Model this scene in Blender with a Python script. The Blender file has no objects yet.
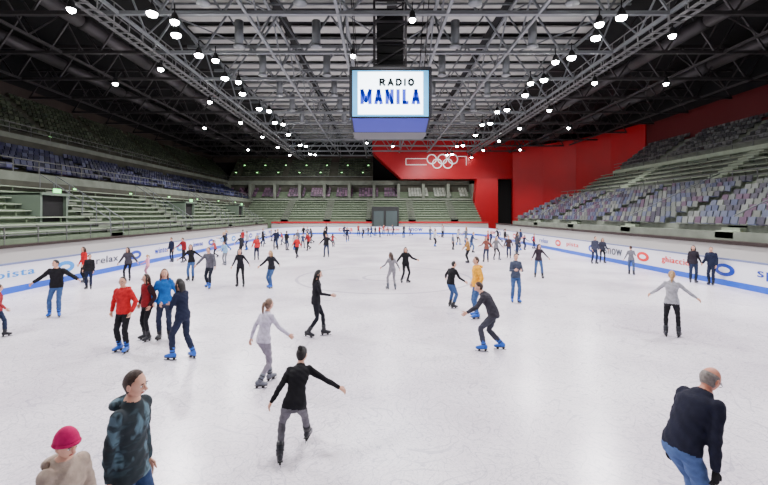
import bpy, math, random
import numpy as np
from mathutils import Vector, Matrix
random.seed(7); RNG=np.random.RandomState(3)
S=bpy.context.scene
COL=S.collection

# ------------------------------------------------------------ materials
def lin(c):
    out=[]
    for v in c:
        v=v/255.0
        out.append(v/12.92 if v<=0.04045 else ((v+0.055)/1.055)**2.4)
    return tuple(out)
MC={}
def mat(name,rgb,rough=0.6,metal=0.0,emit=0.0,noise=0.0,nscale=8.0,bump=0.0,bscale=60.0,spec=0.4,island=None):
    if name in MC: return MC[name]
    m=bpy.data.materials.new(name); m.use_nodes=True
    nt=m.node_tree; b=nt.nodes['Principled BSDF']
    c=lin(rgb)+(1,)
    b.inputs['Base Color'].default_value=c
    b.inputs['Roughness'].default_value=rough
    b.inputs['Metallic'].default_value=metal
    b.inputs['Specular IOR Level'].default_value=spec
    if emit>0:
        b.inputs['Emission Color'].default_value=c
        b.inputs['Emission Strength'].default_value=emit
    tc=nt.nodes.new('ShaderNodeTexCoord')
    if island:
        g=nt.nodes.new('ShaderNodeNewGeometry')
        r=nt.nodes.new('ShaderNodeValToRGB'); r.color_ramp.interpolation='CONSTANT'
        els=r.color_ramp.elements
        while len(els)<len(island): els.new(0.5)
        for i,cc in enumerate(island):
            els[i].position=i/len(island); els[i].color=lin(cc)+(1,)
        nt.links.new(g.outputs['Random Per Island'],r.inputs[0])
        nt.links.new(r.outputs[0],b.inputs['Base Color'])
    elif noise>0:
        n=nt.nodes.new('ShaderNodeTexNoise'); n.inputs['Scale'].default_value=nscale; n.inputs['Detail'].default_value=5
        r=nt.nodes.new('ShaderNodeValToRGB')
        r.color_ramp.elements[0].position=0.3; r.color_ramp.elements[1].position=0.7
        r.color_ramp.elements[0].color=tuple(x*(1-noise) for x in c[:3])+(1,)
        r.color_ramp.elements[1].color=tuple(min(1,x*(1+noise*0.6)) for x in c[:3])+(1,)
        nt.links.new(tc.outputs['Object'],n.inputs['Vector']); nt.links.new(n.outputs[0],r.inputs[0])
        nt.links.new(r.outputs[0],b.inputs['Base Color'])
    if bump>0:
        n=nt.nodes.new('ShaderNodeTexNoise'); n.inputs['Scale'].default_value=bscale; n.inputs['Detail'].default_value=3
        bp=nt.nodes.new('ShaderNodeBump'); bp.inputs['Strength'].default_value=bump; bp.inputs['Distance'].default_value=0.01
        nt.links.new(tc.outputs['Object'],n.inputs['Vector']); nt.links.new(n.outputs[0],bp.inputs['Height'])
        nt.links.new(bp.outputs[0],b.inputs['Normal'])
    MC[name]=m
    return m
def fabric(rgb): return mat('fabric_%d_%d_%d'%rgb,rgb,0.85,noise=0.25,nscale=14,bump=0.35,bscale=45,spec=0.2)
def skinm(rgb): return mat('skin_%d_%d_%d'%rgb,rgb,0.5,noise=0.06,nscale=20)
def hairm(rgb): return mat('hair_%d_%d_%d'%rgb,rgb,0.55,noise=0.45,nscale=40,bump=0.6,bscale=90)

def plaid():
    if 'plaid' in MC: return MC['plaid']
    m=bpy.data.materials.new('plaid_wool'); m.use_nodes=True; nt=m.node_tree; b=nt.nodes['Principled BSDF']
    b.inputs['Roughness'].default_value=0.9
    tc=nt.nodes.new('ShaderNodeTexCoord')
    def blotch(sc,scale3,p0,p1):
        mp=nt.nodes.new('ShaderNodeMapping'); mp.inputs['Scale'].default_value=scale3; mp.inputs['Rotation'].default_value=(.5,.3,.2)
        w=nt.nodes.new('ShaderNodeTexNoise'); w.inputs['Scale'].default_value=sc; w.inputs['Detail'].default_value=2
        nt.links.new(tc.outputs['Object'],mp.inputs[0]); nt.links.new(mp.outputs[0],w.inputs['Vector'])
        r=nt.nodes.new('ShaderNodeValToRGB'); r.color_ramp.elements[0].position=p0; r.color_ramp.elements[1].position=p1
        nt.links.new(w.outputs[0],r.inputs[0]); return r
    a=blotch(7,(1,1,.55),.50,.58); c=blotch(9,(.6,.6,1.6),.52,.60)
    mx=nt.nodes.new('ShaderNodeMix'); mx.data_type='RGBA'
    mx.inputs[6].default_value=lin((18,30,36))+(1,); mx.inputs[7].default_value=lin((74,100,112))+(1,)
    nt.links.new(a.outputs[0],mx.inputs[0])
    m2=nt.nodes.new('ShaderNodeMix'); m2.data_type='RGBA'
    nt.links.new(c.outputs[0],m2.inputs[0]); nt.links.new(mx.outputs[2],m2.inputs[6]); m2.inputs[7].default_value=lin((32,50,58))+(1,)
    nt.links.new(m2.outputs[2],b.inputs['Base Color'])
    MC['plaid']=m; return m

# ------------------------------------------------------------ mesh builder
class MB:
    def __init__(s): s.v=[]; s.f=[]; s.m=[]; s.n=0
    def add(s,v,f,mi=0):
        v=np.asarray(v,float).reshape(-1,3); s.v.append(v)
        o=s.n; s.f+= [tuple(i+o for i in q) for q in f]
        if isinstance(mi,(list,np.ndarray)): s.m+=list(mi)
        else: s.m+=[mi]*len(f)
        s.n+=len(v)
    BF=[(0,1,3,2),(4,6,7,5),(0,4,5,1),(2,3,7,6),(0,2,6,4),(1,5,7,3)]
    def box(s,x0,x1,y0,y1,z0,z1,mi=0):
        v=[(x,y,z) for x in (x0,x1) for y in (y0,y1) for z in (z0,z1)]
        s.add(v,s.BF,mi)
    def obox(s,c,ax,sz,mi=0):
        c=np.array(c,float); v=[]
        for i in (-.5,.5):
            for j in (-.5,.5):
                for k in (-.5,.5):
                    v.append(c+ax[0]*i*sz[0]+ax[1]*j*sz[1]+ax[2]*k*sz[2])
        s.add(v,s.BF,mi)
    def beam(s,p,q,w,mi=0,h=None):
        p=np.array(p,float);q=np.array(q,float); d=q-p; L=np.linalg.norm(d)
        if L<1e-6: return
        d/=L; ref=np.array([0,0,1.]) if abs(d[2])<.9 else np.array([1.,0,0])
        a=np.cross(ref,d); a/=np.linalg.norm(a); b=np.cross(d,a)
        s.obox((p+q)/2,[d,a,b],(L,w,h or w),mi)
    def ell(s,c,rad,nu=12,nv=8,mi=0,ax=None,fn=None):
        v=[(0,0,1.)];
        for j in range(1,nv):
            t=math.pi*j/nv
            for i in range(nu):
                p=2*math.pi*i/nu; v.append((math.sin(t)*math.cos(p),math.sin(t)*math.sin(p),math.cos(t)))
        v.append((0,0,-1.)); v=np.array(v)
        f=[(0,1+i,1+(i+1)%nu) for i in range(nu)]
        for j in range(nv-2):
            for i in range(nu):
                a=1+j*nu+i; b=1+j*nu+(i+1)%nu; f.append((a,a+nu,b+nu,b))
        l=len(v)-1; o=1+(nv-2)*nu
        f+=[(l,o+(i+1)%nu,o+i) for i in range(nu)]
        P=fn(v) if fn else v*np.array(rad)
        if ax is not None: P=P@np.array(ax)
        s.add(P+np.array(c),f,mi)
    def loft(s,rings,mi=0):
        n=len(rings[0]); k=len(rings); v=np.concatenate(rings)
        f=[]
        for j in range(k-1):
            for i in range(n):
                a=j*n+i; b=j*n+(i+1)%n; f.append((a,b,b+n,a+n))
        f.append(tuple(range(n-1,-1,-1))); f.append(tuple((k-1)*n+i for i in range(n)))
        s.add(v,f,mi)
    def tube(s,pts,rad,n=10,mi=0):
        pts=[np.array(p,float) for p in pts]; rings=[]; a=None
        for i,p in enumerate(pts):
            t=pts[min(i+1,len(pts)-1)]-pts[max(i-1,0)]; t=t/(np.linalg.norm(t)+1e-9)
            if a is None:
                ref=np.array([0,1.,0]) if abs(t[1])<.8 else np.array([1.,0,0])
                a=ref
            a=a-t*a.dot(t); a/=np.linalg.norm(a); b=np.cross(t,a)
            r=rad[i]
            rings.append(np.array([p+r*(a*math.cos(u)+b*math.sin(u)) for u in np.linspace(0,2*math.pi,n,endpoint=False)]))
        s.loft(rings,mi)
    def mesh(s,name,mats,smooth=False):
        me=bpy.data.meshes.new(name); V=np.concatenate(s.v)
        me.from_pydata(V.tolist(),[],s.f)
        for m in mats: me.materials.append(m)
        me.polygons.foreach_set('material_index',np.array(s.m,dtype=np.int32))
        me.polygons.foreach_set('use_smooth',np.full(len(s.f),smooth))
        me.update(); return me
    def obj(s,name,mats,smooth=False,parent=None,loc=None):
        o=bpy.data.objects.new(name,s.mesh(name,mats,smooth)); COL.objects.link(o)
        if loc: o.location=loc
        if parent: o.parent=parent
        return o
def nrm(v): v=np.array(v,float); return v/np.linalg.norm(v)

# ------------------------------------------------------------ figures
def ik(a,c,l1,l2,pole):
    d=c-a; D=np.linalg.norm(d); n=d/D; L=min(D,l1+l2-.001)
    ca=(l1*l1+L*L-l2*l2)/(2*l1*L); ca=max(-1,min(1,ca)); sa=math.sqrt(1-ca*ca)
    p=pole-n*pole.dot(n); p/=np.linalg.norm(p)
    return a+n*l1*ca+p*l1*sa
R_=math.radians
POSES={
 'stand':dict(lean=3,crouch=.0,fL=(-.10,.03,0,10,0),fR=(.11,-.03,0,-10,0),aL=(13,5,18,4),aR=(13,8,20,4)),
 'walk':dict(lean=7,crouch=.02,fL=(-.09,.20,0,5,0),fR=(.10,-.22,.03,-12,-12),aL=(20,-14,25,0),aR=(20,22,35,8)),
 'stride':dict(lean=17,crouch=.06,fL=(-.05,.12,0,5,0),fR=(.20,-.46,.13,-20,-35),aL=(38,35,30,5),aR=(42,-25,20,0)),
 'strideR':dict(lean=17,crouch=.06,fL=(-.20,-.46,.13,20,-35),fR=(.05,.12,0,-5,0),aL=(42,-25,20,0),aR=(38,35,30,5)),
 'glide':dict(lean=12,crouch=.05,fL=(-.15,.12,0,12,0),fR=(.16,-.10,0,-12,0),aL=(32,12,26,5),aR=(30,8,26,5)),
 'spread':dict(lean=6,crouch=.02,fL=(-.12,.05,0,12,0),fR=(.16,-.05,0,-14,0),aL=(46,10,22,0),aR=(42,12,24,0)),
 'folded':dict(lean=2,crouch=.0,fL=(-.10,.04,0,10,0),fR=(.12,-.03,0,-12,0),aL=(14,14,85,35),aR=(14,12,90,35)),
 'pockets':dict(lean=2,crouch=.0,fL=(-.12,.04,0,12,0),fR=(.12,-.02,0,-14,0),aL=(26,-12,38,34),aR=(26,-12,38,34)),
}
def jitter(pose,amt=1.0):
    p=POSES[pose]; u=lambda a: random.uniform(-a,a)*amt
    o={}
    for k in ('aL','aR'):
        a=p[k]; o[k]=(max(8,a[0]+u(12)),a[1]+u(16),max(6,a[2]+u(14)+random.choice((0,0,25))*amt),a[3]+u(4))
    for k in ('fL','fR'):
        f=p[k]; o[k]=(f[0]+u(.03),f[1]+u(.07),f[2],f[3]+u(12),f[4])
    o['lean']=p['lean']+u(4); o['twist']=u(10); o['side']=u(3.5); o['crouch']=max(0,p['crouch']+u(.03))
    o['head']=(u(35),u(8)-4)
    return o
def dirv(side,abd,fl): return np.array([side*math.sin(R_(abd)),math.cos(R_(abd))*math.sin(R_(fl)),-math.cos(R_(abd))*math.cos(R_(fl))])

def head_fn(sc_in):
    def g(v):
        x,y,z=v[:,0],v[:,1],v[:,2]
        X=.076*x; Y=.096*y; Z=.118*z
        lo=np.clip(-z,0,1)
        X=X*(1-.30*lo**1.4); Y=np.where(y<0,Y*(1-.38*lo),Y*(1-.10*lo))+.012*lo
        Y=np.where(y>.75,Y-(y-.75)*.03,Y)
        k=sc_in(x,y,z)
        return np.stack([X*k,Y*k,Z*k],1)
    return g

def build_hand(mb,w,d,palm,side,sc,mi,curl=28,n=6):
    d=nrm(d); palm=palm-d*palm.dot(d); palm=nrm(palm); lat=np.cross(d,palm)*side
    rings=[]
    for t,a,b in ((-.01,.026,.020),(.03,.036,.017),(.07,.042,.015),(.095,.038,.012)):
        c=w+d*t*sc
        rings.append(np.array([c+sc*(lat*a*math.cos(u)+palm*b*math.sin(u)) for u in np.linspace(0,2*math.pi,8,endpoint=False)]))
    mb.loft(rings,mi)
    for off,L in ((.030,.068),(.010,.078),(-.011,.072),(-.031,.056)):
        p=w+sc*(d*.085+lat*off); pts=[p]; ang=8
        for seg in (.45,.32,.23):
            ang+=curl*.6
            dd=d*math.cos(R_(ang))+palm*math.sin(R_(ang))
            p=p+dd*L*seg*sc; pts.append(p)
        mb.tube(pts,[.0095*sc,.009*sc,.008*sc,.0055*sc],n,mi)
    p=w+sc*(d*.025+lat*.028); d1=nrm(d*.7+lat*.7+palm*.25); d2=nrm(d*.92+lat*.3+palm*.3)
    mb.tube([p,p+d1*.035*sc,p+d1*.035*sc+d2*.03*sc,p+d1*.035*sc+d2*.052*sc],[.013*sc,.011*sc,.0095*sc,.006*sc],n,mi)

SKATE=(28,92,190); DSK=(30,32,38); GSK=(96,100,110)
def person(kind,x,y,yaw,h=1.75,pose='stand',top=(25,25,30),pants=(30,32,40),hair='short',hc=(35,25,20),skin=(205,155,130),
           skate=SKATE,head=(0,0),hem=-.04,bulk=.0,extra=None,topmat=None,hands=None,hat=None,sleeve=None,glasses=False,**over):
    p=dict(POSES[pose]); p.update(over)
    d0=math.hypot(x,y); vox=.0125 if d0<9 else (.016 if d0<16 else (.022 if d0<27 else .03))
    nh=24 if d0<9 else (16 if d0<20 else 10)
    fem=kind!='man'
    Z=np.array([0,0,1.]); lean=p['lean']; side=p.get('side',0); twist=p.get('twist',0)
    ank=[]
    for k in ('fL','fR'):
        f=p[k]; ank.append(np.array([f[0],f[1],.15+f[2]]))
    pz=.965-p['crouch']; px=p.get('px',0); py=-.22*math.sin(R_(lean))+p.get('py',0)
    r=nrm([math.cos(R_(twist)),math.sin(R_(twist)),0])
    while pz>.4:
        P=np.array([px,py,pz]); hips=[P-r*.088-Z*.02,P+r*.088-Z*.02]
        if max(np.linalg.norm(hips[i]-ank[i]) for i in (0,1))<.812: break
        pz-=.01
    knees=[ik(hips[0],ank[0],.42,.40,np.array([-.15,1,.1])),ik(hips[1],ank[1],.42,.40,np.array([.15,1,.1]))]
    def up(a): return nrm([math.sin(R_(side)),math.sin(R_(a)),math.cos(R_(a))])
    def upt(t): return up(lean*(.45+.8*min(1,max(0,t)/.5)))
    def spine(t):
        if t<=0: return P+up(lean*.45)*t
        q=P.copy(); n=8
        for i in range(n): q=q+upt(t*(i+.5)/n)*t/n
        return q
    B=bulk
    if kind=='man': prof=[(-.09,.12,.10),(-.03,.160,.118),(.06,.165,.12),(.16,.155,.115),(.26,.155,.112),(.36,.175,.122),(.44,.185,.118),(.50,.165,.095),(.545,.095,.072),(.60,.058,.06)]
    else: prof=[(-.09,.12,.10),(-.03,.165,.12),(.06,.165,.118),(.16,.138,.102),(.26,.130,.100),(.36,.152,.122),(.44,.160,.112),(.50,.145,.088),(.545,.08,.062),(.60,.05,.054)]
    mb=MB(); NR=18
    rings=[]
    for t,a,b in prof:
        c=spine(t); u=upt(t); f=np.cross(u,r); f=nrm(f)
        e=B if t<.52 else B*.4
        if hem<.02 and t<.1: e+=.008
        rings.append(np.array([c+r*(a+e)*math.cos(q)+f*(b+e)*math.sin(q) for q in np.linspace(0,2*math.pi,NR,endpoint=False)]))
    mb.loft(rings)
    if hem<-.08: # long jacket skirt
        rings=[]
        for t,a,b in ((hem,.175,.14),(hem*.5,.178,.14),(.08,.165,.12)):
            c=spine(t); f=np.cross(Z,r)
            rings.append(np.array([c+r*(a+B)*math.cos(q)+f*(b+B)*math.sin(q) for q in np.linspace(0,2*math.pi,NR,endpoint=False)]))
        mb.loft(rings)
    seg=[]
    lg=.010 if pants[2]>pants[0]+15 or kind=='man' else .0
    for i in (0,1):
        H,K,A=hips[i],knees[i],ank[i]; A2=A+(K-A)*.22
        pts=[H+Z*.03,H*.7+K*.3,H*.2+K*.8,K,K*.7+A*.3,K*.45+A*.55,A2]
        rr=[.088,.083+lg*.5,.062+lg,.056+lg,.060+lg,.052+lg*1.4,.047+lg*1.8]
        mb.tube(pts,rr,12); mb.ell(K,(.055+lg,)*3,10,6)
        seg+=[(H,K,.075,1),(K,A2,.052,1)]
    sw=.158 if kind=='man' else .138
    hnd=[]
    rot=np.array([[r[0],-r[1],0],[r[1],r[0],0],[0,0,1]])
    for i,sd in ((0,-1),(1,1)):
        sh=spine(.485)+r*sd*(sw+B*.6)
        abd,fl,el,inw=p['aL'] if i==0 else p['aR']
        d1=dirv(sd,abd,fl); d2=dirv(sd,abd-inw,fl+el)
        d1=rot@d1; d2=rot@d2
        E=sh+d1*.285; W=E+d2*.25
        ar=.006 if fem else .012; e=B*.6+ar
        mb.tube([sh-d1*.02,sh+d1*.06,sh+d1*.17,E,E+d2*.08,W-d2*.01,W+d2*.012],[.048+e,.050+e,.043+e,.037+e,.037+e,.027+e,.025+e],12)
        mb.ell(sh,(.055+e,)*3,12,8); mb.ell(E,(.038+e,)*3,10,6)
        seg+=[(sh,E,.048+e,2),(E,W,.036+e,2)]
        hnd.append((W+d2*.008,d2,sd))
    ntop=spine(.57); ut=upt(.6); hy,hp=head
    hu=nrm(ut*.45+Z*.55)
    hz=R_(hy); hf=np.array([-math.sin(hz),math.cos(hz),0]); hf=nrm(rot@hf)
    hf=nrm(hf-hu*hf.dot(hu)); 
    hf2=nrm(hf*math.cos(R_(hp))+hu*math.sin(R_(hp))); hu2=nrm(hu*math.cos(R_(hp))-hf*math.sin(R_(hp)))
    hr=np.cross(hf2,hu2)
    HC=ntop+hu*.14+hf2*.018
    mb.tube([spine(.50),ntop,HC-hu2*.05],[.062,.056 if kind=='man' else .049,.05],12)
    seg+=[(spine(0.02),spine(.44),.14,0),(spine(-.05),spine(.02),.15,0),(spine(.50)-r*.1,spine(.50)+r*.1,.07,0),(spine(.56),HC,.055,3)]
    if bulk>0.005:
        c=spine(.545); mb.ell(c-np.cross(upt(.5),r)*.035,(.10,.075,.045),12,8)
    sc=h/1.80
    tmp=bpy.data.objects.new('tmp',mb.mesh('tmp',[])); COL.objects.link(tmp)
    m=tmp.modifiers.new('r','REMESH'); m.mode='VOXEL'; m.voxel_size=vox; m.adaptivity=0
    m2=tmp.modifiers.new('s','SMOOTH'); m2.factor=.5; m2.iterations=4 if vox<.02 else 2
    dg=bpy.context.evaluated_depsgraph_get(); ev=tmp.evaluated_get(dg); me=bpy.data.meshes.new_from_object(ev)
    nv=len(me.vertices); V=np.empty(nv*3); me.vertices.foreach_get('co',V); V=V.reshape(-1,3)
    Nn=np.empty(nv*3); me.vertices.foreach_get('normal',Nn); Nn=Nn.reshape(-1,3)
    F=[tuple(q.vertices) for q in me.polygons]
    bpy.data.objects.remove(tmp); bpy.data.meshes.remove(me)
    ph=random.random()*6
    fold=np.sin(V[:,2]*52+V[:,0]*23+ph+2*np.sin(V[:,1]*19))*np.sin(V[:,0]*31+V[:,2]*11+ph*2+V[:,1]*17)
    def lab(Q):
        best=np.full(len(Q),1e9); L=np.zeros(len(Q),int)
        for a,b,rr,l in seg:
            ab=b-a; t=np.clip(((Q-a)@ab)/ab.dot(ab),0,1); d=np.linalg.norm(Q-(a+t[:,None]*ab),axis=1)-rr
            k=d<best; best[k]=d[k]; L[k]=l
        return L
    if vox<.025:
        LV=lab(V); V=V+Nn*(fold*np.where(LV==3,0,.0055))[:,None]
    C=np.array([V[list(q)].mean(0) for q in F]); L=lab(C)
    u0=up(lean*.45); tt=(C-P)@u0
    if hem<-.08: tt=C[:,2]-P[2]
    M=np.where(L==2,4,np.where(L==3,2,np.where(L==1,np.where(tt>hem,0,1),np.where(tt>hem,0,1))))
    if bulk>.005: M=np.where((L==3)&(((C-spine(.57))@ut)<.01),0,M)
    out=MB(); out.add(V,F,list(M))
    # mats: 0 top 1 pants 2 skin 3 hair 4 sleeve 5 skate 6 steel 7 dark 8 eye white 9 lip 10 hat 11 gloves
    for w,d2,sd in hnd:
        out_p=np.array([-sd*1.0,.25,0]); out_p=rot@out_p
        build_hand(out,w,nrm(d2*.97+Z*-.06),out_p,-1 if sd<0 else 1,1.0,11 if hands else 2,curl=30,n=6 if nh>10 else 4)
    for i,k in enumerate(('fL','fR')):
        f=p[k]; fy,fp=R_(f[3]),R_(f[4]); A=ank[i]
        fd=np.array([-math.sin(fy)*math.cos(fp),math.cos(fy)*math.cos(fp),math.sin(fp)]); frr=np.array([math.cos(fy),math.sin(fy),0]); fu=np.cross(frr,fd)
        rings=[]
        for yy,w_,h_,zc in ((-.088,.022,.028,-.03),(-.065,.040,.052,-.03),(0,.046,.058,-.028),(.07,.048,.044,-.042),(.13,.048,.034,-.052),(.17,.038,.027,-.058),(.19,.016,.015,-.062)):
            c=A+fd*yy+fu*zc; rings.append(np.array([c+frr*w_*math.cos(q)+fu*h_*math.sin(q) for q in np.linspace(0,2*math.pi,12,endpoint=False)]))
        out.loft(rings,5)
        kd=nrm(knees[i]-A)
        out.tube([A-kd*.03-fd*.005,A+kd*.05,A+kd*.11,A+kd*.145],[.052,.056,.062,.060],12,5)
        for q in (.03,.09): out.tube([A+kd*q,A+kd*(q+.016)],[.061,.062],12,7)
        out.obox(A+fd*.045-fu*.088,[fd,frr,fu],(.25,.075,.012),7)
        out.obox(A-fd*.04-fu*.11,[fd,frr,fu],(.045,.03,.05),7); out.obox(A+fd*.10-fu*.11,[fd,frr,fu],(.05,.03,.05),7)
        out.obox(A+fd*.045-fu*.138,[fd,frr,fu],(.30,.006,.024),6)
    ax=np.array([hr,hf2,hu2])
    nv_=max(8,int(nh*.75))
    out.ell(HC,None,nh,nv_,2,ax,head_fn(lambda x,y,z:np.ones_like(x)))
    def hp_(px_,py_,pz_): return HC+hr*px_+hf2*py_+hu2*pz_
    if hat:
        # slouchy knitted beanie
        out.ell(HC,None,nh,nv_*2,10,ax,head_fn(lambda x,y,z:np.where(z-.12-.30*y>0,1.19+.16*np.clip(z,0,1)+.06*np.clip(-y,0,1),.86)))
        rr=[hp_(.088*math.cos(q),.106*math.sin(q),.018+.034*math.sin(q)) for q in np.linspace(0,2*math.pi,24,endpoint=False)]
        out.tube(rr+[rr[0]],[.015]*25,8,10)
    if hair=='bald':
        out.ell(HC,None,nh,nv_,3,ax,head_fn(lambda x,y,z:np.where((z<.45)&(z>-.6)&(y<.05),1.05,.95)))
    else:
        lo=-.55 if hair=='short' else -.85
        out.ell(HC,None,nh,nv_,3,ax,head_fn(lambda x,y,z:np.where((z>lo)|(y<-.5),.95+np.clip((.55*z+.12-y)/.22,0,1)*(.13 if hair=='short' else .16),.93)))
    if hair=='long':
        rings=[]
        for zz,yy,a,b in ((.06,-.055,.070,.045),(-.02,-.070,.088,.045),(-.10,-.075,.092,.042),(-.18,-.085,.090,.038),(-.26,-.095,.078,.030),(-.31,-.10,.05,.018)):
            c=hp_(0,yy,zz); rings.append(np.array([c+hr*a*math.cos(q)+hf2*b*math.sin(q) for q in np.linspace(0,2*math.pi,12,endpoint=False)]))
        out.loft(rings,3)
        for sd in (-1,1):
            out.tube([hp_(sd*.062,.0,.05),hp_(sd*.083,.015,-.03),hp_(sd*.084,.01,-.12),hp_(sd*.075,.02,-.2)],[.022,.024,.022,.010],8,3)
    elif hair=='tail':
        out.tube([hp_(0,-.09,.05),hp_(0,-.135,.03),hp_(0,-.15,-.05),hp_(0,-.14,-.14),hp_(0,-.13,-.19)],[.02,.028,.03,.022,.008],10,3)
    elif hair=='bun':
        out.ell(hp_(0,-.10,.075),(.04,.04,.038),12,8,3)
    for sd in (-1,1):
        out.ell(hp_(sd*.030,.076,.002),(.0135,.0125,.0095),8,6,8,ax)
        out.ell(hp_(sd*.030,.0865,.002),(.0058,.004,.0058),8,6,7,ax)
        out.obox(hp_(sd*.031,.089,.023),[hr,hf2,hu2],(.030,.008,.006),3)
        out.ell(hp_(sd*.077,-.005,-.008),(.009,.019,.031),8,6,2,ax)
        if glasses:
            c=hp_(sd*.032,.100,.0); q=[c+hr*.022*math.cos(a)+hu2*.017*math.sin(a) for a in np.linspace(0,2*math.pi,12,endpoint=False)]
            out.tube(q+[q[0]],[.0025]*13,5,7); out.beam(hp_(sd*.054,.10,.004),hp_(sd*.082,.0,.004),.004,7)
    out.tube([hp_(0,.084,.012),hp_(0,.098,-.008),hp_(0,.110,-.026),hp_(0,.098,-.036)],[.007,.010,.0145,.010],8,2)
    out.ell(hp_(0,.0835,-.060),(.023,.008,.0075),10,6,9,ax)
    if extra=='hood':
        c=spine(.55)-np.cross(ut,r)*.065; q=[c+r*.105*math.cos(a)+np.cross(ut,r)*.078*math.sin(a)+Z*.02*math.sin(a) for a in np.linspace(R_(170),R_(370),14)]
        out.tube(q,[.022]+[.038]*12+[.022],10,0)
    mats=[topmat or fabric(top),fabric(pants),skinm(skin),hairm(hc),(fabric(sleeve) if sleeve else (topmat or fabric(top))),
          mat('skate_shell_%d_%d_%d'%skate,skate,.35),mat('skate_steel',(190,195,200),.25,1.0),mat('dark_rubber',(22,22,24),.5),
          mat('eye_white',(225,222,218),.3),mat('lips',(165,85,80),.45),fabric(hat or (40,40,45)),fabric(hands or (25,25,28))]
    o=out.obj(kind+'_skater',mats,True)
    o.scale=(sc,sc,sc); o.location=(x,y,0); o.rotation_euler=(0,0,R_(yaw))
    return o

# ------------------------------------------------------------ shared colours
conc=mat('concrete',(112,118,106),.8,noise=.25,nscale=1.2)
concd=mat('concrete_dark',(70,70,60),.85,noise=.3,nscale=.8)
black=mat('matte_black',(12,12,13),.85)
steel=mat('truss_steel',(112,116,118),.5,.3)
steeld=mat('truss_steel_dark',(58,55,56),.55,.3)  # side trusses' weaker light put into the colour; ducts share it
bench=mat('bench_pale',(158,170,148),.6,noise=.12,nscale=2)
stepg=mat('step_grey',(98,112,90),.8,noise=.2,nscale=2)
red=mat('red_lacquer',(172,10,24),.45,noise=.12,nscale=.3)
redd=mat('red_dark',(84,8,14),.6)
white=mat('board_white',(232,232,240),.35)
blue=mat('board_blue',(20,80,195),.35)

# ------------------------------------------------------------ floor + ice
mb=MB(); mb.box(-36,37,-12,86,-.4,-.03); mb.obj('floor',[conc])
def icemat():
    m=bpy.data.materials.new('ice'); m.use_nodes=True; nt=m.node_tree; b=nt.nodes['Principled BSDF']; N=nt.nodes.new; Lk=nt.links.new
    tc=N('ShaderNodeTexCoord')
    def noise(sc,det,dis=0):
        n=N('ShaderNodeTexNoise'); n.inputs['Scale'].default_value=sc; n.inputs['Detail'].default_value=det; n.inputs['Distortion'].default_value=dis
        Lk(tc.outputs['Object'],n.inputs['Vector']); return n
    n1=noise(.30,7); n2=noise(13,8,2.5); n3=noise(.7,1.5,1.2); n4=noise(1.5,1.0,2.0); n5=noise(1.0,1.0,.6)
    def M(op,a,b_=None):
        q=N('ShaderNodeMath'); q.operation=op
        for i,v in enumerate((a,b_)):
            if v is None: continue
            if isinstance(v,(int,float)): q.inputs[i].default_value=v
            else: Lk(v,q.inputs[i])
        return q.outputs[0]
    r1=N('ShaderNodeValToRGB'); r1.color_ramp.elements[0].color=lin((216,207,217))+(1,); r1.color_ramp.elements[1].color=lin((248,242,248))+(1,)
    r1.color_ramp.elements[0].position=.36; r1.color_ramp.elements[1].position=.60
    Lk(n1.outputs[0],r1.inputs[0])
    r2=N('ShaderNodeValToRGB'); r2.color_ramp.elements[0].color=(.56,.56,.62,1); r2.color_ramp.elements[1].color=(1,1,1,1)
    r2.color_ramp.elements[0].position=.34; r2.color_ramp.elements[1].position=.50
    Lk(n2.outputs[0],r2.inputs[0])
    mx=N('ShaderNodeMix'); mx.data_type='RGBA'; mx.blend_type='MULTIPLY'; mx.inputs[0].default_value=.6
    Lk(r1.outputs[0],mx.inputs[6]); Lk(r2.outputs[0],mx.inputs[7])
    def contour(n,k,w):
        f=M('FRACT',M('MULTIPLY',n.outputs[0],k)); return M('LESS_THAN',M('ABSOLUTE',M('SUBTRACT',f,.5)),w)
    scr=M('MULTIPLY',M('MAXIMUM',M('MAXIMUM',contour(n3,16,.045),contour(n4,12,.04)),contour(n5,22,.04)),.34)
    sx=N('ShaderNodeSeparateXYZ'); Lk(tc.outputs['Object'],sx.inputs[0])
    X=M('SUBTRACT',sx.outputs[0],.3); Y=M('SUBTRACT',sx.outputs[1],20.5)
    rr=M('SQRT',M('ADD',M('MULTIPLY',X,X),M('MULTIPLY',Y,Y)))
    line=M('LESS_THAN',M('ABSOLUTE',M('SUBTRACT',rr,4.2)),.08)
    l2=M('LESS_THAN',M('ABSOLUTE',M('SUBTRACT',rr,1.0)),.08)
    lines=M('MAXIMUM',M('MULTIPLY',M('MAXIMUM',line,l2),.5),scr)
    m3=N('ShaderNodeMix'); m3.data_type='RGBA'; Lk(lines,m3.inputs[0]); Lk(mx.outputs[2],m3.inputs[6]); m3.inputs[7].default_value=lin((130,126,152))+(1,)
    Lk(m3.outputs[2],b.inputs['Base Color'])
    b.inputs['Roughness'].default_value=.24; b.inputs['Specular IOR Level'].default_value=.5
    bp=N('ShaderNodeBump'); bp.inputs['Strength'].default_value=.15; bp.inputs['Distance'].default_value=.006
    Lk(n2.outputs[0],bp.inputs['Height']); Lk(bp.outputs[0],b.inputs['Normal'])
    return m
XL,XR,YN,YF=-14.3,15.0,-2.0,65.0; RC=8.0
def rr_path(off):
    x0,x1,y0,y1=XL-off,XR+off,YN-off,YF+off; r=RC+off; P=[]
    for cx,cy,a0 in ((x1-r,y0+r,-90),(x1-r,y1-r,0),(x0+r,y1-r,90),(x0+r,y0+r,180)):
        for k in range(13):
            a=R_(a0+k*7.5); P.append((cx+r*math.cos(a),cy+r*math.sin(a)))
    return P
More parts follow.
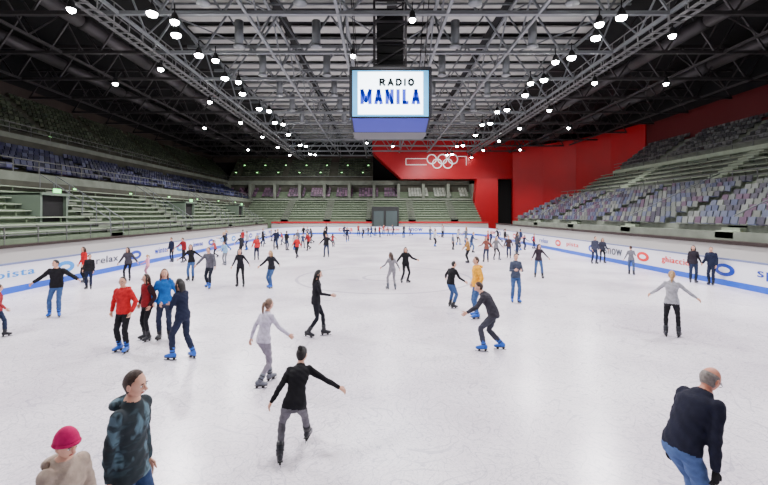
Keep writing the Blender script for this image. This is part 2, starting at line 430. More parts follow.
def ring_wall(mb,o0,o1,z0,z1,mi):
    A=rr_path(o0); B=rr_path(o1); n=len(A)
    v=[(x,y,z0) for x,y in A]+[(x,y,z1) for x,y in A]+[(x,y,z1) for x,y in B]+[(x,y,z0) for x,y in B]
    f=[]
    for i in range(n):
        j=(i+1)%n
        f+=[(i,i+n,j+n,j),(i+n,i+2*n,j+2*n,j+n),(i+2*n,i+3*n,j+3*n,j+2*n),(i+3*n,i,j,j+3*n)]
    mb.add(v,f,mi)
A=rr_path(0); mb=MB(); n=len(A)
mb.add([(x,y,0) for x,y in A]+[(x,y,-.03) for x,y in A],[tuple(range(n))]+[(i,i+n,(i+1)%n+n,(i+1)%n) for i in range(n)])
mb.obj('ice_rink',[icemat()])
mb=MB()
ring_wall(mb,.0,.10,0,.26,1); ring_wall(mb,.012,.10,.26,1.12,0); ring_wall(mb,-.015,.13,1.12,1.19,2)
mb.obj('rink_boards',[white,blue,mat('cap_rail',(110,120,155),.4)])
mb=MB(); mb.box(-17.6,-14.5,-10,69,-.03,.35); mb.box(15.2,18,-10,69,-.03,.35); mb.box(-17.6,18,65.4,69,-.03,.35)
mb.obj('walkway',[mat('walkway',(170,168,168),.7,noise=.1)])

# block lettering built from strokes
GL={'M':[(0,0,0,1),(0,1,.5,.15),(.5,.15,1,1),(1,1,1,0)],'A':[(0,0,.5,1),(.5,1,1,0),(.2,.28,.8,.28)],'N':[(0,0,0,1),(0,1,1,0),(1,0,1,1)],
 'I':[(.5,0,.5,1)],'L':[(0,1,0,0),(0,0,.9,0)],'R':[(0,0,0,1),(0,1,.7,1),(.7,1,.95,.78),(.95,.78,.7,.5),(.7,.5,0,.5),(.4,.5,1,0)],
 'D':[(0,0,0,1),(0,1,.65,1),(.65,1,1,.7),(1,.7,1,.3),(1,.3,.65,0),(.65,0,0,0)],'O':[(.3,0,0,.3),(0,.3,0,.7),(0,.7,.3,1),(.3,1,.7,1),(.7,1,1,.7),(1,.7,1,.3),(1,.3,.7,0),(.7,0,.3,0)]}
def block_text(name,word,x0,x1,z0,z1,y,st,m,parent,wid):
    tot=sum(wid.get(c,1) for c in word)+.28*(len(word)-1); u=(x1-x0)/tot; x=x0; mb=MB()
    for c in word:
        w=u*wid.get(c,1); h=z1-z0
        for a,b,c2,d in GL[c]:
            P=np.array([x+st/2+a*(w-st),y,z0+st/2+b*(h-st)]); Q=np.array([x+st/2+c2*(w-st),y,z0+st/2+d*(h-st)])
            dr=nrm(Q-P); mb.obox((P+Q)/2,[dr,np.array([0,1.,0]),np.cross(dr,[0,1,0])],(np.linalg.norm(Q-P)+st*.9,.02,st))
        x+=w+.28*u
    return mb.obj(name,[m],parent=parent)
def text(name,body,w,h,loc,rot,m,parent=None,bold=.0):
    cu=bpy.data.curves.new(name,'FONT'); cu.body=body; cu.size=1; cu.extrude=.02; cu.space_character=1.12
    o=bpy.data.objects.new('t',cu); COL.objects.link(o)
    dg=bpy.context.evaluated_depsgraph_get(); me=bpy.data.meshes.new_from_object(o.evaluated_get(dg)); bpy.data.objects.remove(o)
    V=np.empty(len(me.vertices)*3); me.vertices.foreach_get('co',V); V=V.reshape(-1,3)
    F=[tuple(q.vertices) for q in me.polygons]; bpy.data.meshes.remove(me)
    mn,mxx=V.min(0),V.max(0); c=(mn+mxx)/2
    V[:,0]=(V[:,0]-c[0])*(w-2*bold)/(mxx[0]-mn[0]); V[:,1]=(V[:,1]-c[1])*h/(mxx[1]-mn[1]); V[:,2]*=.2
    mb=MB()
    for i in range(3):
        mb.add(V+np.array([bold*(i-1),0,.0006*i]),F)
    ob=mb.obj(name,[m],parent=parent); ob.location=loc; ob.rotation_euler=rot
    return ob
ads=bpy.data.objects.new('board_advertising',None); COL.objects.link(ads)
adr=mat('ad_red',(215,24,30),.4); adb=mat('ad_blue',(16,56,165),.4); ado=mat('ad_cyan',(40,135,215),.4); adg=mat('ad_grey',(70,75,88),.4)
RR=(R_(90),0,R_(-90)); RL=(R_(90),0,R_(90))
words=['casa','sport','ghiaccio','snow','pista','relax','winter','inverno']
for i,yy in enumerate(np.arange(10,58,5.6)):
    text('ad_text',words[i%8],2.0,.40,(XR-.01,yy,.70),RR,[adr,adb,adr,adg][i%4],ads,.014)
    text('ad_text',words[(i+3)%8],1.8,.36,(XL+.01,yy+1,.72),RL,[adb,ado,adg,adb][i%4],ads,.012)
for i in range(4): text('ad_text',words[i],2.2,.5,(-5+i*3.6,YF-.01,.68),(R_(90),0,0),[adr,adb][i%2],ads,.02)
mb=MB()
for i,yy in enumerate(np.arange(12.6,58,5.6)):
    mb.ell((XR-.0,yy,.68),(.012,.55,.27),20,10,i%2); mb.ell((XL+.0,yy+1,.68),(.012,.6,.27),20,10,1+i%2)
    mb.ell((XR-.012,yy,.68),(.012,.30,.12),20,10,3); mb.ell((XL+.012,yy+1,.68),(.012,.3,.10),20,10,3)
mb.obj('ad_logos',[adr,adb,ado,white],True,ads)

# ------------------------------------------------------------ terraces
def terr(mb,x0,x1,z0,z1,n,y0,y1,zb,mi=0,bmi=None,axis='x'):
    dx=(x1-x0)/n; dz=(z1-z0)/n
    B=(lambda a,b,c,d,e,f,m: mb.box(min(a,b),max(a,b),c,d,e,f,m)) if axis=='x' else (lambda a,b,c,d,e,f,m: mb.box(c,d,min(a,b),max(a,b),e,f,m))
    for i in range(n):
        lo=zb if i==0 else z0+dz*i
        B(x0+dx*i,x1,y0,y1,lo,z0+dz*(i+1),mi)
        if bmi is not None:
            B(x0+dx*(i+.35),x0+dx*(i+.85),y0,y1,z0+dz*(i+1)+.26,z0+dz*(i+1)+.31,bmi)
            for yy in np.arange(y0+.5,y1,2.5): B(x0+dx*(i+.5),x0+dx*(i+.6),yy,yy+.08,z0+dz*(i+1),z0+dz*(i+1)+.26,mi)
def seats(name,x0,x1,z0,z1,n,y0,y1,m,axis='x',gap=9,skip=0.0):
    dx=(x1-x0)/n; dz=(z1-z0)/n; sg=1 if dx>0 else -1
    t=MB(); t.add([(a*sg*1.0,b,c) for a,c in ((.02,.40),(.40,.37),(.40,.42),(.02,.45)) for b in (-.21,.21)],[(0,2,3,1),(2,4,5,3),(4,6,7,5),(6,0,1,7),(0,6,4,2),(1,3,5,7)])
    t.add([(a*sg,b,c) for a,c in ((.38,.38),(.44,.38),(.52,.80),(.47,.81)) for b in (-.21,.21)],[(0,2,3,1),(2,4,5,3),(4,6,7,5),(6,0,1,7),(0,6,4,2),(1,3,5,7)])
    bv=np.concatenate(t.v); bf=t.f; mb=MB()
    for i in range(n):
        for yy in np.arange(y0+.3,y1-.2,.52):
            if (yy%gap)<1.2 or random.random()<skip: continue
            v=bv+np.array([x0+dx*(i+.25),yy,z0+dz*(i+1)])
            if axis=='y': v=v[:,[1,0,2]]
            mb.add(v,bf)
    return mb.obj(name,[m])
Y0=-10
mb=MB(); terr(mb,-17.8,-22.5,1.5,4.5,8,Y0,68,-.03,0,1)
for yy in range(6,68,11):
    for k in range(16): mb.box(-17.8-4.7*(k+1)/16,-17.8-4.7*k/16,yy,yy+1.3,1.5+3.0*k/16,1.56+3.0*(k+1)/16+.1,2)
    for q in (yy-.05,yy+1.35):
        mb.beam((-17.8,q,2.75),(-22.5,q,5.75),.05,3)
        for k in range(6): mb.beam((-17.8-.94*k,q,1.7+.6*k),(-17.8-.94*k,q,2.75+.6*k),.04,3)
mb.obj('bleachers',[stepg,bench,conc,steel])
mb=MB()
for yy in (24,42,58):
    mb.box(-21.6,-19.3,yy,yy+.15,1.6,4.3,0); mb.box(-21.6,-19.3,yy+2.0,yy+2.15,1.6,4.3,0); mb.box(-21.6,-19.2,yy,yy+2.15,4.2,4.35,0); mb.box(-19.6,-19.5,yy+.15,yy+2.0,1.6,4.2,1)
    mb.box(-19.19,-19.16,yy+.8,yy+1.4,4.36,4.6,2)
mb.obj('stand_exit',[mat('exit_frame',(96,110,96),.6),black,mat('exit_sign',(120,225,130),.5,emit=3)])
mb=MB(); mb.box(-17.6,-17.4,Y0,66,.35,1.5,0); mb.box(-17.75,-17.3,Y0,66,1.5,1.62,1)
mb.box(18.0,18.2,Y0,64,.35,1.55,0); mb.box(17.9,18.35,Y0,64,1.55,1.72,1); mb.box(-17.4,18,68.6,68.8,.35,1.6,0); mb.box(-17.4,18,68.5,68.9,1.6,1.85,2)
mb.obj('perimeter_barrier',[mat('barrier_grey',(176,172,170),.6),mat('barrier_brown',(46,34,32),.5),mat('barrier_red',(170,24,34),.5)])
mb=MB(); mb.box(-27.9,-22.5,Y0,76,-.03,5.2,1); terr(mb,-22.9,-27.9,5.2,7.6,6,Y0,76,5.2,1); mb.box(-22.7,-22.5,Y0,76,5.2,5.75,0); mb.obj('grandstand',[conc,concd])
purp=mat('seat_purple',(40,40,70),.4,island=[(36,38,74),(42,42,82),(28,30,56),(76,80,112),(34,36,68),(28,30,58)])
grn=mat('seat_green',(60,66,60),.5,island=[(62,72,54),(52,60,46),(72,80,62),(46,52,40)])
mix=mat('seat_mix',(90,96,90),.45,island=[(88,92,90),(66,72,96),(108,112,108),(56,54,66),(80,86,104),(78,58,76),(94,98,92)])
pm=mat('seat_plum',(90,60,86),.45,island=[(104,72,98),(82,56,78),(120,90,112),(70,50,70)])
seats('stadium_seats',-22.9,-27.9,5.2,7.6,6,Y0+10,76,purp)
mb=MB(); mb.box(-33.2,-28,Y0,84,-.03,8.9,1); mb.box(-28.2,-27.95,Y0,84,8.9,9.3,0); terr(mb,-28.4,-33.2,8.9,13.4,9,Y0,84,8.9,1); mb.obj('grandstand',[conc,concd])
seats('stadium_seats',-28.4,-33.2,8.9,13.4,9,Y0+15,84,grn)
mb=MB(); terr(mb,69,76,1.8,5.4,9,-22.5,17,-.03,0,1,'y')
for xx in (-16,-9,-2,5,12):
    for k in range(18): mb.box(xx,xx+1.2,69+7*k/18,69+7*(k+1)/18,1.8+3.6*k/18,1.9+3.6*(k+1)/18+.1,2)
mb.obj('bleachers',[stepg,bench,conc])
mb=MB(); mb.box(-1.0,3.4,68.2,72,-.03,4.3,0); mb.box(-.7,.9,68.15,68.2,.35,3.6,1); mb.box(1.3,3.1,68.15,68.2,.35,3.6,1)
mb.obj('players_gate',[mat('gate_dark',(30,32,32),.6),mat('gate_glass',(70,80,80),.2)])
mb=MB(); mb.box(-28,17,78.6,84,-.03,9.0,0); terr(mb,76.1,78.6,5.5,7.2,4,-28,17,-.03,2,None,'y')
mb.box(-28,17,78.2,78.6,8.5,9.3,1); mb.box(-28,17,76.0,76.15,5.4,5.95,1)
for xx in np.arange(-28,17.5,4.5): mb.box(xx,xx+.5,76.2,78.6,5.5,8.6,1)
terr(mb,78.8,84,9.3,13.4,8,-28,-1,9.0,0,None,'y')
mb.obj('grandstand',[concd,conc,stepg])
seats('stadium_seats',76.1,78.6,5.5,7.2,4,-27.5,4.0,pm,'y',4.5)
seats('stadium_seats',76.1,78.6,5.5,7.2,4,4.5,16.8,mat('seat_pale',(140,146,132),.5,island=[(156,162,148),(138,144,132)]),'y',4.5)
seats('stadium_seats',78.8,84,9.3,13.4,8,-28,-1,grn,'y')
# right side
mb=MB(); terr(mb,18.6,25.2,1.8,4.9,9,Y0,58,-.03,0)
for yy in range(4,58,9):
    for k in range(18): mb.box(18.6+6.6*k/18,18.6+6.6*(k+1)/18,yy,yy+1.2,1.8+3.1*k/18,1.9+3.1*(k+1)/18+.12,1)
    mb.beam((18.6,yy-.05,3.0),(25.2,yy-.05,6.1),.05,2)
mb.obj('grandstand',[conc,bench,steel])
seats('stadium_seats',18.6,25.2,1.8,4.9,9,Y0+10,58,mix)
mb=MB(); mb.box(25.2,25.45,Y0,58,-.03,5.3,0); terr(mb,25.45,30.2,4.9,7.9,6,Y0,56,-.03,1,0)
mb.box(30.2,30.45,Y0,54,7.9,8.6,0)
for yy in range(8,56,12):
    for k in range(12): mb.box(25.45+4.75*k/12,25.45+4.75*(k+1)/12,yy,yy+1.4,4.9+3.0*k/12,5.3+3.0*(k+1)/12,0)
mb.obj('bleachers',[bench,conc])
mb=MB(); terr(mb,30.5,34.5,8.3,11.3,6,Y0,54,-.03,0); mb.obj('grandstand',[conc])
seats('stadium_seats',30.5,34.5,8.3,11.3,6,Y0+10,54,mat('seat_grey',(80,78,80),.5,island=[(84,86,84),(62,62,66),(52,54,56),(94,96,96)]))
mb=MB()
for (xx,z0,y1) in ((-22.6,5.75,76),(-28.1,9.3,84),(25.3,5.3,58),(30.35,8.6,54),(-17.8,1.62,66)):
    for zz in (.45,.85): mb.beam((xx,Y0,z0+zz),(xx,y1,z0+zz),.05,0)
    for yy in np.arange(Y0,y1,2.0): mb.beam((xx,yy,z0),(xx,yy,z0+.85),.05,0)
mb.beam((-28,78.4,10.1),(-1,78.4,10.1),.06,0)
mb.obj('stand_railing',[mat('rail_steel',(104,106,104),.5,.3)])
mb=MB()
for yy in range(2,80,5):
    for k in range(3): mb.box(-29-1.6*k,-28.95-1.6*k,yy+k*1.1,yy+.22+k*1.1,9.9+1.45*k,9.97+1.45*k)
for xx in range(-27,-2,4):
    for k in range(2): mb.box(xx+k,xx+k+.25,79.5+2*k,79.55+2*k,10.9+1.6*k,11.0+1.6*k)
for yy in range(3,70,7): mb.box(-22.48,-22.44,yy,yy+.3,4.9,4.98)
mb.obj('aisle_safety_lamps',[mat('green_lamp',(150,235,140),.5,emit=6)])

# ------------------------------------------------------------ walls, ceiling
wd=mat('wall_dark',(62,52,46),.8,noise=.2,nscale=.5)
mb=MB(); mb.box(-34.2,-33.2,Y0-2,86,-.03,19,0); mb.box(-33.2,-33.1,Y0,84,13.4,14.8,1); mb.obj('wall_left',[black,wd])
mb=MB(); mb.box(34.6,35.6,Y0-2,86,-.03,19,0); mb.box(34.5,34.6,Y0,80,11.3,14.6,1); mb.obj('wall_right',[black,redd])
mb=MB(); mb.box(-33.2,34.6,84.1,85,-.03,19,0); mb.box(-33.2,-1,84,84.1,13.4,14.8,1); mb.obj('wall_back',[black,wd])
mb=MB(); mb.box(-33.2,34.6,Y0-2,Y0-1,-.03,19,0); mb.obj('wall_front',[black])
mb=MB(); mb.box(-34,36,Y0-2,86,17.6,18.4,0); mb.obj('ceiling',[black])
pan=mat('roof_panel',(160,160,154),.7,noise=.15,nscale=.5)
mb=MB()
for yy in np.arange(-8,84,2.0):
    for xx in (-14.5,-6.6,1.3,9.2): mb.box(xx,xx+7.2,yy,yy+1.1,17.35,17.45)
mb.obj('ceiling_panels',[pan])
def prism(mb,P,y0,y1,mi):
    n=len(P); mb.add([(x,y0,z) for x,z in P]+[(x,y1,z) for x,z in P],[tuple(range(n)),tuple(range(2*n-1,n-1,-1))]+[(i,(i+1)%n,(i+1)%n+n,i+n) for i in range(n)],mi)
mb=MB()
prism(mb,[(-1,16.5),(-1,14.2),(4.2,9.4),(34.6,9.4),(34.6,16.5)],75.2,80,0)
prism(mb,[(17.5,9.4),(17.0,4.0),(14.5,1.0),(14.5,-.03),(21.2,-.03),(21.2,9.4)],74.2,76.05,0)
mb.box(24.2,34.6,75.2,76.05,-.03,9.4,0); mb.box(21.2,24.2,76.5,77,-.03,9.4,1)
pts=[(34.5,54),(33.4,60),(31.2,66),(28.0,71),(24.2,75.2)]
for a,b in zip(pts[:-1],pts[1:]): mb.beam((a[0],a[1],7.4),(b[0],b[1],7.4),.3,0,14.8)
wr=mb.obj('wall_red',[red,black])
em=bpy.data.objects.new('ring_emblem',None); COL.objects.link(em)
mb=MB()
for i,(cx,cz) in enumerate(((9.6,12.9),(11.5,12.9),(13.4,12.9),(10.55,12.1),(12.45,12.1))):
    q=[(cx+.82*math.cos(a),75.05-.02*i,cz+.82*math.sin(a)) for a in np.linspace(0,2*math.pi,24)]
    mb.tube(q,[.1]*24,6)
for z0 in (13.0,11.9): mb.beam((5,75.12,z0),(8.7,75.12,z0),.1)
mb.beam((5,75.12,11.9),(5,75.12,13.0),.1); mb.beam((14.3,75.12,13.4),(15.8,75.12,13.4),.1); mb.beam((15.8,75.12,11.8),(15.8,75.12,13.4),.1)
mb.obj('rings',[mat('emblem_white_glow',(235,235,235),.4,emit=.5)],True,em)  # white rings given a faint glow of their own

# ------------------------------------------------------------ roof trusses
mb=MB(); ZB,ZT=14.1,16.7
for yy in np.arange(-5,84,5.6):
    xs=np.arange(-33,34.6,3.5)
    for a,b in zip(xs[:-1],xs[1:]):
        mi=0 if (a>-16 and b<18.5) else 1  # outer bays switch to the darker copy, standing in for less light
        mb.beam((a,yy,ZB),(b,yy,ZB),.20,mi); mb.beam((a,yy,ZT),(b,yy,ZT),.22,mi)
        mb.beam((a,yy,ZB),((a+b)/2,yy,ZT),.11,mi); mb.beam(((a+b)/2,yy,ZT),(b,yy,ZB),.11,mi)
    for a in np.arange(-15,17,8): mb.beam((a,yy-.4,17.2),(a+8,yy-.4,17.2),.12,0)
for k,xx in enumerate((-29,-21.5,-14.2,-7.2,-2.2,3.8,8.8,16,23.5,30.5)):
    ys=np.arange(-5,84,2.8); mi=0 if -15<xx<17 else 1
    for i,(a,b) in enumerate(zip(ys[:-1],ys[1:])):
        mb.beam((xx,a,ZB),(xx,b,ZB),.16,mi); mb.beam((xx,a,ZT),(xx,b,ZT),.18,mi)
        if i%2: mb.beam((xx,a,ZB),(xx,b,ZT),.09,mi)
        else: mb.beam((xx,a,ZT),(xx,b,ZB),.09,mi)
for yy in np.arange(-5,78,11.2):
    for xx in (-14.2,-2.2,8.8):
        mb.beam((xx,yy,ZT),(xx+7,yy+11.2,ZT),.08,0); mb.beam((xx+7,yy,ZT),(xx,yy+11.2,ZT),.08,0)
mb.obj('roof_trusses',[steel,steeld])
mb=MB()
for xx in (-14.9,16.4):
    for sd in (-.3,.3): mb.box(xx+sd-.12,xx+sd+.12,-5,82,13.66,13.70,0)
    for yy in np.arange(-5,82,.7): mb.box(xx-.4,xx+.4,yy,yy+.12,13.62,13.66,0)
    for sd in (-.45,.45):
        for zz in (14.2,14.7): mb.beam((xx+sd,-5,zz),(xx+sd,82,zz),.05,1)
        for yy in np.arange(-5,82,1.4): mb.beam((xx+sd,yy,13.7),(xx+sd,yy,14.7),.05,1)
mb.obj('lighting_catwalk',[mat('catwalk',(96,96,96),.5),mat('catwalk_rail',(112,112,112),.5)])
mb=MB()
for xx in (-19,-26,21,27.5):
    for a in np.arange(-5,80,8): mb.tube([(xx,a,15.4),(xx,a+7.6,15.4)],[.45,.45],14)
mb.obj('ventilation_ducts',[steeld],True)
mb=MB()
for yy in np.arange(16,50,5.6):
    for xx in (-9,-4,5,10): mb.tube([(xx,yy,14.0),(xx,yy,15.6)],[.28,.28],12); mb.tube([(xx,yy,13.9),(xx,yy,14.0)],[.36,.36],12)
mb.obj('ventilation_diffusers',[steel],True)

# lamps
lamp=mat('lamp_glass',(255,253,250),.3,emit=90)
mb=MB()
def fixture(x,y,z,r=.22):
    mb.tube([(x,y,z+.45),(x,y,z+.35),(x,y,z+.02),(x,y,z)],[.08,.14,r,r+.01],14,0)
    mb.tube([(x,y,z-.004),(x,y,z-.05),(x,y,z-.14),(x,y,z-.19)],[r-.01,r-.01,r-.06,r-.15],14,1); mb.beam((x,y,z+.4),(x,y,z+.9),.05,0)
for j,yy in enumerate((17.5,21,23.5,26.5,31,35,40,46,53,61,70)):
    fixture(-11.3,yy,13.15,.27); fixture(12.4,yy+.4,13.15,.27)
    if j%3!=2: fixture(-10.6,yy+.9,13.15,.23); fixture(11.7,yy+1.2,13.15,.23)
for j,yy in enumerate(np.arange(12,76,8.4)):
    fixture(-14.9,yy,13.05,.2); fixture(16.4,yy+3,13.05,.2)
    if j%2==0:
        for xx in (-20.5,22.5): fixture(xx,yy+4,13.3,.2)
for yy in (19,27,44,60): fixture(-1.6,yy,13.3,.18); fixture(1.6+.2*yy/19,yy+3,13.3,.18)
mb.obj('high_bay_lamps',[black,lamp],True)
def spot(x,y,z,P,ang=150,rot=(0,0,0),col=(1,.965,.99)):
    l=bpy.data.lights.new('arena_spot','SPOT'); l.energy=P; l.spot_size=R_(ang); l.spot_blend=.6; l.shadow_soft_size=.35; l.color=col
    o=bpy.data.objects.new('arena_spot',l); COL.objects.link(o); o.location=(x,y,z); o.rotation_euler=rot
for yy in (3,14,25.5,37,48,59):
    spot(-12.2,yy,12.85,6400,rot=(0,R_(-8),0)); spot(13.4,yy,12.85,6400,rot=(0,R_(8),0))
    spot(.8,yy+4,13.2,4500)
for yy in (20,45,66): spot(-20.5,yy,13.0,3800,rot=(0,R_(-22),0)); spot(22.5,yy,13.0,3600,rot=(0,R_(20),0))
spot(8,64,13.0,5200,rot=(R_(42),0,R_(-12)),ang=110); spot(-12,62,13.0,4600,rot=(R_(42),0,R_(12)),ang=120)  # extra spots added to brighten the end stands

# ------------------------------------------------------------ scoreboard
sb=bpy.data.objects.new('scoreboard_cube',None); COL.objects.link(sb)
cx=.68; y0,y1=23.0,27.6; zt=11.0; zm=8.36; hw=2.2
mb=MB()
mb.box(cx-hw,cx+hw,y0,y1,zm,zt,0); mb.box(cx-hw-.04,cx+hw+.04,y0-.08,y1+.05,zt,zt+.14,0)
for sx in (-1,1): mb.box(cx+sx*hw-.05,cx+sx*hw+.05,y0-.08,y0+.02,zm,zt,0)
t=[(cx-hw,y0,zm),(cx+hw,y0,zm),(cx+hw,y1,zm),(cx-hw,y1,zm),(cx-hw+.1,y0+.8,7.72),(cx+hw-.1,y0+.8,7.72),(cx+hw-.1,y1-1.6,7.72),(cx-hw+.1,y1-1.6,7.72)]
mb.add(t,[(0,1,2,3),(7,6,5,4),(0,4,5,1),(1,5,6,2),(2,6,7,3),(3,7,4,0)],0)
mb.obj('cabinet',[mat('cabinet_black',(14,16,22),.5)],parent=sb)
mb=MB(); mb.box(cx-hw+.12,cx+hw-.12,y0-.06,y0,zm+.08,zt-.06,0); mb.box(cx-hw+.42,cx+hw-.42,y0-.075,y0-.06,zm+.18,zt-.14,1)
mb.box(cx-hw-.06,cx-hw,y0+.4,y1-.4,zm+.15,zt-.15,0); mb.box(cx+hw,cx+hw+.06,y0+.4,y1-.4,zm+.15,zt-.15,0)
n_=nrm(np.cross([1,0,0],[0,.8,-.64])); e=-n_*.02 if n_[1]>0 else n_*.02
q=[np.array((cx-hw+.12,y0+.02,zm-.02)),np.array((cx+hw-.12,y0+.02,zm-.02)),np.array((cx+hw-.2,y0+.76,7.75)),np.array((cx-hw+.2,y0+.76,7.75))]
mb.add([p+e for p in q]+[p-e for p in q],[(0,1,2,3),(7,6,5,4),(0,4,5,1),(1,5,6,2),(2,6,7,3),(3,7,4,0)],2)
mb.obj('screen',[mat('screen_border',(80,165,215),.3,emit=.9),mat('led_screen',(225,242,252),.3,emit=6.0),mat('led_lavender',(52,56,150),.6,emit=.3)],parent=sb)
block_text('screen_text','RADIO',cx-.62,cx+1.30,10.08,10.50,y0-.09,.12,mat('ink_green',(4,44,48),.5),sb,{'I':.35})
block_text('screen_text','MANILA',cx-1.65,cx+1.62,9.08,9.92,y0-.09,.20,mat('ink_blue',(0,48,190),.5,emit=.35),sb,{'I':.42,'M':1.35,'L':.8})
rig=MB(); 
for sx in (-1,1):
    for yy in (y0+.8,y1-.8):
        rig.beam((cx+sx*.9,yy,zt),(cx+sx*.9,yy,17),.12,0)
for zz in (11.5,12.9,14.0,15.2):
    for sx in (-1,1): rig.beam((cx+sx*.9,y0+.8,zz),(cx+sx*.9,y1-.8,zz),.1,0)
    for yy in (y0+.8,y1-.8): rig.beam((cx-.9,yy,zz),(cx+.9,yy,zz),.1,0)
for z0 in (11.5,12.9,14.0): rig.beam((cx-.9,y0+.8,z0),(cx+.9,y0+.8,z0+1.1),.07,0)
for k in range(8): rig.box(cx-.75,cx+.75,y0+.9+.02*k,y0+1.6+.02*k,11.4+.44*k,11.78+.44*k,1)
for sx in (-1,1):
    for yy in (y0+.5,y1-.5): rig.tube([(cx+sx*1.9,yy,zt),(cx+sx*2.3,yy,17)],[.03,.03],6,0)
rig.obj('hanging_rig',[mat('rig_steel',(54,52,54),.5,.3),black],parent=sb)

# ------------------------------------------------------------ camera
cam=bpy.data.cameras.new('camera'); co=bpy.data.objects.new('camera',cam); COL.objects.link(co)
co.location=(0,0,3.1); co.rotation_euler=(R_(90),0,0); cam.sensor_width=36; cam.lens=420/768*36; cam.shift_x=6/768; cam.shift_y=-28.5/768
S.camera=co

# ------------------------------------------------------------ people
K=(22,22,26); NAVY=(24,30,52); JEAN=(58,84,128); DJ=(36,46,70); REDC=(178,28,34); GR=(110,112,118); BR=(52,34,24); BL=(22,18,18); BLO=(170,135,90)
W='woman';Mn='man';C='child'
person(W,-2.33,3.11,-112,1.51,'stand',top=(160,144,130),pants=DJ,hair='short',hc=BR,hat=(180,12,88),head=(4,-12),bulk=.018,extra='hood')
person(Mn,-2.12,3.60,-98,1.77,'stand',pants=(40,58,92),hair='short',hc=BR,topmat=plaid(),bulk=.0,hem=-.10,head=(6,-6),extra='hood',
       aL=(8,-6,14,6),aR=(4,-14,14,6))
person(Mn,2.97,3.98,-76,1.80,'walk',top=(24,26,42),pants=(70,92,136),hair='bald',hc=(120,112,106),skin=(190,125,100),lean=34,head=(0,-16),
       aL=(8,-14,6,2),aR=(9,-18,12,4),hands=(24,24,26),glasses=True,bulk=.006,hem=.0,skate=DSK)
person(W,-1.06,5.34,8,1.58,'stride',top=(18,18,22),pants=(96,94,100),hair='bun',hc=BL,lean=34,crouch=.14,side=8,fL=(-.20,-.12,0,10,0),fR=(.17,.40,.03,-15,0),
       aL=(28,-46,60,0),aR=(56,-6,18,0),skate=DSK,head=(-20,-12))
person(W,-2.04,7.6,-35,1.60,'walk',top=(196,190,208),pants=(134,128,140),hair='tail',hc=(120,95,80),skate=GSK,lean=12,aL=(20,-25,20,0),aR=(22,26,20,0))
person(Mn,-5.72,9.44,172,1.70,'pockets',top=REDC,pants=(26,26,30),hc=BL,glasses=True,bulk=.012,head=(14,0),extra='hood')
person(W,-5.66,10.3,150,1.64,'pockets',top=(120,22,30),pants=(24,24,28),hair='long',hc=BR,bulk=.02,sleeve=(40,20,26),skate=DSK,head=(-15,0))
person(W,-5.26,10.35,196,1.76,'pockets',top=(24,92,168),pants=(34,40,60),hair='long',hc=(96,62,40),bulk=.016,skate=DSK,head=(10,0),extra='hood')
person(W,-4.18,8.95,75,1.75,'walk',top=(26,32,54),pants=(34,40,62),hair='long',hc=BL,bulk=.012,fL=(-.1,.16,0,8,0),fR=(.12,-.2,0,-20,0),aL=(12,20,75,25),aR=(12,18,70,25))
L=[
(C,-9.5,10.5,-60,1.35,'walk',(150,44,50),DJ,'short',BR,DSK),
(Mn,-9.73,12.7,-160,1.75,'spread',K,JEAN,'short',BL,SKATE),
(W,-13.2,18.9,160,1.66,'stand',REDC,K,'long',BR,DSK),
(C,-11.9,17.3,200,1.45,'stand',K,NAVY,'short',BL,DSK),
(W,-11.6,19.5,190,1.60,'spread',(60,58,66),K,'long',BR,DSK),
(C,-11.3,20.6,150,1.15,'spread',(222,150,170),(170,120,140),'tail',BLO,GSK),
(W,-13.3,27.1,170,1.60,'stand',NAVY,K,'short',BR,DSK),
(Mn,-12.4,26.8,150,1.62,'walk',(130,30,36),K,'short',BL,DSK),
(W,-8.66,19.5,185,1.72,'spread',K,JEAN,'long',BR,DSK),
(Mn,-7.07,17.6,170,1.78,'glide',(84,84,92),(30,34,44),'short',BR,SKATE),
(W,-5.87,17.9,185,1.68,'glide',(28,28,34),K,'long',BL,DSK),
(W,-4.48,17.6,150,1.62,'spread',(30,30,36),JEAN,'long',BLO,SKATE),
(C,-9.3,25.5,170,1.5,'glide',(130,170,200),GR,'tail',BR,GSK),
(W,-8.2,28.4,190,1.65,'stand',(170,40,44),NAVY,'long',BL,DSK),
(Mn,-5.7,29.6,160,1.6,'walk',REDC,K,'short',BL,DSK),
(Mn,-3.7,30.2,180,1.72,'glide',K,DJ,'short',BL,DSK),
(W,.57,17.2,20,1.6,'glide',(120,118,124),(130,128,134),'long',BR,GSK),
(W,1.25,18.9,-150,1.66,'spread',K,K,'long',BL,DSK),
(Mn,2.44,13.9,-60,1.60,'glide',K,JEAN,'short',BL,DSK),
(W,7.8,20.4,165,1.70,'glide',(48,40,48),JEAN,'long',BR,DSK),
(Mn,13.45,26.1,185,1.72,'stand',(60,64,80),DJ,'short',BR,DSK),
(W,14.2,26.6,170,1.60,'stand',(50,52,66),K,'long',BR,DSK),
(C,12.9,21.4,-30,1.5,'walk',(104,104,112),(70,86,120),'short',BR,DSK),
(W,14.2,18.9,150,1.70,'stand',(40,36,44),DJ,'long',BL,DSK),
(Mn,14.55,18.3,120,1.68,'stand',NAVY,NAVY,'short',BR,DSK),
(Mn,5.7,26.6,100,1.66,'glide',(150,110,60),K,'short',BR,DSK),
(W,7.0,27.1,150,1.66,'spread',(120,70,60),DJ,'long',BR,DSK),
(W,8.0,28.4,190,1.66,'glide',(110,108,112),K,'long',BLO,GSK),
(Mn,9.2,29.5,160,1.62,'walk',(60,44,44),DJ,'short',BL,DSK),
]
for q in L:
    person(q[0],q[1],q[2],q[3],q[4],q[5],top=q[6],pants=q[7],hair=q[8],hc=q[9],skate=q[10],bulk=random.choice((.0,.01,.022)),**jitter(q[5]))
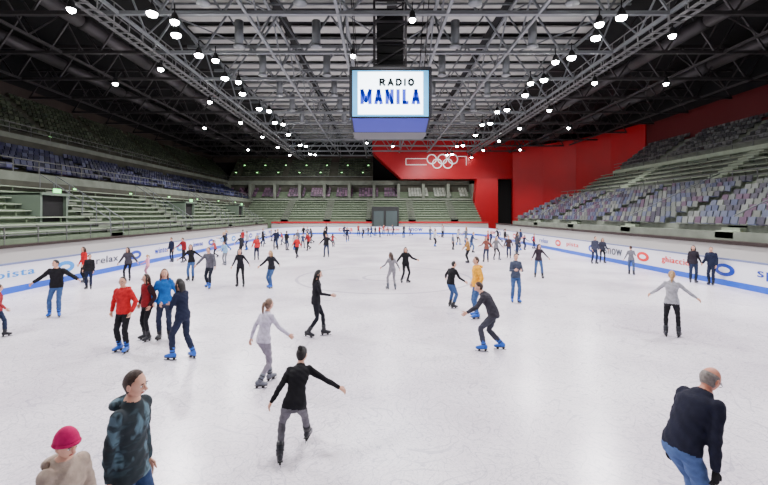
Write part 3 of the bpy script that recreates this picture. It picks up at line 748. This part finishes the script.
person(W,-1.55,10.6,-80,1.72,'walk',top=(26,26,32),pants=(22,24,32),hair='long',hc=BL,skate=DSK,lean=5,aR=(10,20,62,5),aL=(14,-20,20,0),head=(0,-8))
person(Mn,2.95,12.5,95,1.84,'pockets',top=(226,160,34),pants=JEAN,hc=BR,bulk=.02,extra='hood')
person(W,4.82,14.7,178,1.72,'folded',top=(66,74,92),pants=JEAN,hair='tail',hc=BL,bulk=.01)
person(Mn,2.5,9.5,70,1.74,'stride',top=(52,50,58),pants=(58,60,70),hc=BR,lean=32,crouch=.10,bulk=.01,fL=(-.08,.1,0,5,0),fR=(.14,-.28,.02,-15,-6),aL=(20,30,30,5),aR=(30,-20,20,0))
person(W,7.38,10.55,-35,1.70,'spread',top=(150,150,156),pants=(24,24,28),hair='tail',hc=BLO,aL=(40,22,18,0),aR=(48,4,22,0),fL=(-.13,.0,0,10,0),fR=(.15,.1,0,-14,0),skate=DSK,lean=9)
cl=[K,NAVY,(140,34,38),(60,60,68),(90,96,110),(46,58,90),(150,60,60),(170,170,176),K,(34,34,40)]
far=[(-12.6,34.5),(-11.2,36),(-10.0,35),(-8.9,36.5),(-7.8,35.8),(-6.8,38),(-12.9,40),(-11.8,43),(-9.6,42),(-7.0,44),(-5.2,41),(-12.2,48),(-8.4,50),(-3.4,46),
(-1.9,54),(-.9,57),(.2,56),(1.4,58.5),(-2.8,60),(3.4,55),(7.2,53),(8.4,55),(6.2,50),(11.3,42),(12.1,40),(13.4,39.5),(13.9,37.5),(12.8,45),(10.1,38.5),(11.0,33.5),(9.9,47),(5.4,40),(6.5,36.5),
(-4.6,57),(-6.8,55.5),(4.6,60),(9.2,60),(-10.3,31.6),(-11.5,29.6),(10.4,31.5),(-9.4,53),
(-7.2,36.2),(-7.4,38.6),(-9.2,38.6),(-10.8,39.5),(-13.2,36.5),(-5.9,35.5),(-.4,59.5),(.8,59.8),(2.2,60.5),(-1.4,60),(8.0,42),(8.7,41.5),(12.6,36.2),(11.7,35.2),(7.5,33.5),(-4.2,39)]
for i,(a,b) in enumerate(far):
    ps=random.choice(('stand','walk','glide','stride','stand','pockets','strideR','folded','spread','walk'))
    person((W,Mn,C)[i%3],a,b,random.uniform(0,360),random.uniform(1.6,1.78) if i%3<2 else 1.35,ps,
           top=cl[(i*7)%10],pants=random.choice((K,DJ,JEAN,NAVY)),hair=random.choice(('short','long','tail')) if i%3!=1 else 'short',hc=random.choice((BR,BL,BLO)),skate=random.choice((SKATE,DSK,DSK,DSK)),**jitter(ps))

w=bpy.data.worlds.new('world'); S.world=w; w.use_nodes=True
w.node_tree.nodes['Background'].inputs[0].default_value=(.5,.5,.55,1); w.node_tree.nodes['Background'].inputs[1].default_value=.01
print('done',len(bpy.data.objects))
